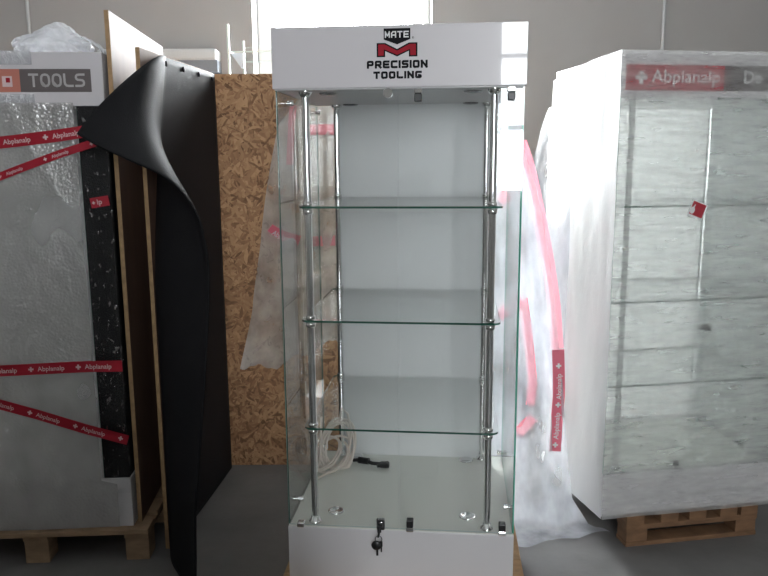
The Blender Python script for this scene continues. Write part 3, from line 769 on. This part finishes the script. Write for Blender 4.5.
x, z = pl_right(706, 327); m = MB(); m.cyl((x, -.004, z), (x, .012, z), .016); m.box(x-.035, -.002, z-.010, x-.005, .010, z+.010, bev=.003); o = m.build('door_lock', M['darkchrome'], rc)
m = MB(); m.box(x+.002, -.012, z-.014, x+.016, -.003, z-.002, bev=.002); m.build('lock_key', M['black'], o)
# sign on the header
sg = MB(); y = .0045; a0, z1 = pl_right(627, 64); z0 = pl_right(627, 90)[1]; a1 = pl_right(726, 64)[0]
sg.poly([(a0, y, z0), (a1, y, z0), (a1, y, z1), (a0, y, z1)], 0)
fnr = lambda p, q: (p, y-.0006, q); cx, cz = pl_right(642, 76); plus(sg, fnr, cx, (z0+z1)/2, .026, 1)
tx = pl_right(652, 76)[0]; hcap = .048; sxx = (a1-.02-tx)/(textwidth('Abplanalp')*hcap); word(sg, 'Abplanalp', fnr, tx, z0+.032, hcap, sxx, 1)
sg.build('sign_lettering', [M['print_red2'], M['print_white']], rh)['label'] = 'red sign panel with white lettering'
sg = MB(); g1 = RWD-.02; sg.poly([(a1, y, z0), (g1, y, z0), (g1, y, z1), (a1, y, z1)], 0)
tx = pl_right(745, 76)[0]; word(sg, 'De', fnr, tx, z0+.032, hcap, 1, 1)
sg.build('sign_panel', [M['print_grey'], M['print_white']], rh)['label'] = 'dark grey sign panel'
# film round the front, the padded side and the top
def filmFront(u, v):
    x = u*(RWD+.012)-.003; z = .001+v*(rz1+.003)
    n = noise.noise(Vector((x*3, 1, z*14)))*.005+noise.noise(Vector((x*9, 2, z*30)))*.0025
    return (x, -.014+n-.008*math.exp(-((z+.01)/.05)**2), max(z, .001))
m = MB(); m.grid(filmFront, 70, 150); m.build('stretch_film', M['filmR'], rc, fixn=False)
def wrapSide(u, v):
    yy = -.014+u*(RD+.02); z = .001+v*(rz1+.003); s_ = u
    bul = .030*math.sin(math.pi*min(1, s_*1.0))*(1-v)*.5 + .02*s_*math.exp(-((v-.62)/.25)**2)
    n = noise.noise(Vector((yy*7, 4, z*2.2)))*.004+noise.noise(Vector((yy*18, 4, z*4)))*.0015
    tz = -.05*s_*s_*v if v > .9 else -.05*s_*s_*v
    return (-.004-bul+n, yy, z+(tz*max(0, (v-.8)/.2)))
m = MB(); m.grid(wrapSide, 50, 120); m.build('side_wrap', M['foamwrap'], rc, fixn=False)['label'] = 'white foam wrap on the side'
def wrapRight(u, v):
    yy = -.012+u*(RD+.016); z = .002+v*rz1
    return (RWD+.006+noise.noise(Vector((yy*7, 9, z*2.2)))*.005, yy, z)
m = MB(); m.grid(wrapRight, 30, 80); m.build('side_wrap', M['panel'], rc, fixn=False)
def wrapTop(u, v):
    x = -.004+u*(RWD+.012); yy = -.014+v*(RD+.02)
    return (x, yy, rz1+.004+.006*noise.noise(Vector((x*6, yy*6, 2)))-.05*v*v*max(0, 1-u*6))
m = MB(); m.grid(wrapTop, 40, 30); m.build('top_wrap', M['foamwrap'], rc, fixn=False)
# loose veil of film on the rear left edge
def veil(u, v):
    z = .35+v*1.45; o_ = .075*math.sin(math.pi*(1-v)**.8)*u
    return (-.012-o_*1.3-.02, RD*.55+u*(RD*.42)+.01*math.sin(v*9), z)
m = MB(); m.grid(veil, 16, 60); m.build('loose_film', M['filmD'], rc, fixn=False)
# label
lx, lz = pl_right(697, 210, -.02); lb = MB(); ca, sa = math.cos(-.36), math.sin(-.36)
def lq(a, b_, yo=-.024): return (lx+a*ca-b_*sa, yo, lz+a*sa+b_*ca)
lb.poly([lq(-.036, -.036, -.0235), lq(.036, -.036, -.0235), lq(.036, .034, -.0235), lq(-.036, .034, -.0235)], 1)
lb.poly([lq(-.031, -.026), lq(.031, -.026), lq(.031, .03), lq(-.031, .03)], 0)
lb.poly([lq(-.022+.011*math.cos(t)*1.0, -.008+.015*math.sin(t), -.0245) for t in [k*math.pi/6 for k in range(12)]], 1)
lb.poly([lq(-.025, .004, -.0245), lq(-.018, .004, -.0245), lq(-.016, .018, -.0245), lq(-.02, .018, -.0245)], 1)
lb.build('red_label', [M['print_red2'], M['print_white']], rc)['label'] = 'tilted red sticker'
# pallet
pr = thing('wooden_pallet', 'brown wooden pallet under the film-wrapped cabinet at the right', 'pallet', onz(626, 548, 0)+Vector((0, .004, 0)), .165, 'wooden pallets')
PW = .638; PD = .78
for x in (0, .163, .30, .452, .555):
    m = MB(); m.box(x, 0, .1022, x+.083, PD, .1435, bev=.002); m.build('deck_board', M['pine_dark'], pr)
for yy in (.002, .34, PD-.10):
    m = MB(); m.box(0, yy, .0782, PW, yy+.09, .102, bev=.002); m.build('stringer_board', M['pine_dark'], pr)
    m = MB(); m.box(0, yy, 0, PW, yy+.09, .02, bev=.002); m.build('bottom_board', M['pine_dark'], pr)
    for x in (.003, PW-.103): m = MB(); m.box(x, yy+.003, .0202, x+.1, yy+.088, .078, bev=.002); m.build('block', M['pine_dark'], pr)

# ------------------------------------------------------------------ light: overcast daylight through the windows
w = bpy.data.worlds.new('world'); scene.world = w; w.use_nodes = True
bgn = w.node_tree.nodes['Background']; bgn.inputs['Color'].default_value = (.93, .97, 1, 1); bgn.inputs['Strength'].default_value = 14.5
def portal(loc, rot, sx, sy):
    l = bpy.data.lights.new('window_portal', 'AREA'); l.shape = 'RECTANGLE'; l.size = sx; l.size_y = sy; l.cycles.is_portal = True
    o = bpy.data.objects.new('window_portal', l); C.objects.link(o); o.location = loc; o.rotation_euler = rot
h = math.pi/2
for o_ in FW: portal(((o_[0]+o_[1])/2, YF-WT-.02, (o_[2]+o_[3])/2), (h, 0, 0), o_[1]-o_[0], o_[3]-o_[2])
for o_ in RW: portal((XR+WT+.02, (o_[0]+o_[1])/2, (o_[2]+o_[3])/2), (0, h, 0), o_[3]-o_[2], o_[1]-o_[0])

l = bpy.data.lights.new('window_daylight', 'AREA'); l.shape = 'RECTANGLE'; l.size = BW[1]-BW[0]; l.size_y = BW[3]-BW[2]; l.energy = 145; l.color = (.95, .98, 1)
o = bpy.data.objects.new('window_daylight', l); C.objects.link(o); o.location = ((BW[0]+BW[1])/2, YB+WT+.03, (BW[2]+BW[3])/2); o.rotation_euler = (-h, 0, 0)
vs_ = scene.view_settings; vs_.view_transform = 'Standard'; vs_.look = 'None'; vs_.gamma = 1; vs_.use_curve_mapping = False; vs_.exposure = .85
cy = scene.cycles; cy.use_denoising = True; cy.max_bounces = 10; cy.diffuse_bounces = 5; cy.glossy_bounces = 6; cy.transparent_max_bounces = 40
cy.sample_clamp_indirect = 8; cy.caustics_reflective = False; cy.caustics_refractive = False
bpy.context.view_layer.update()
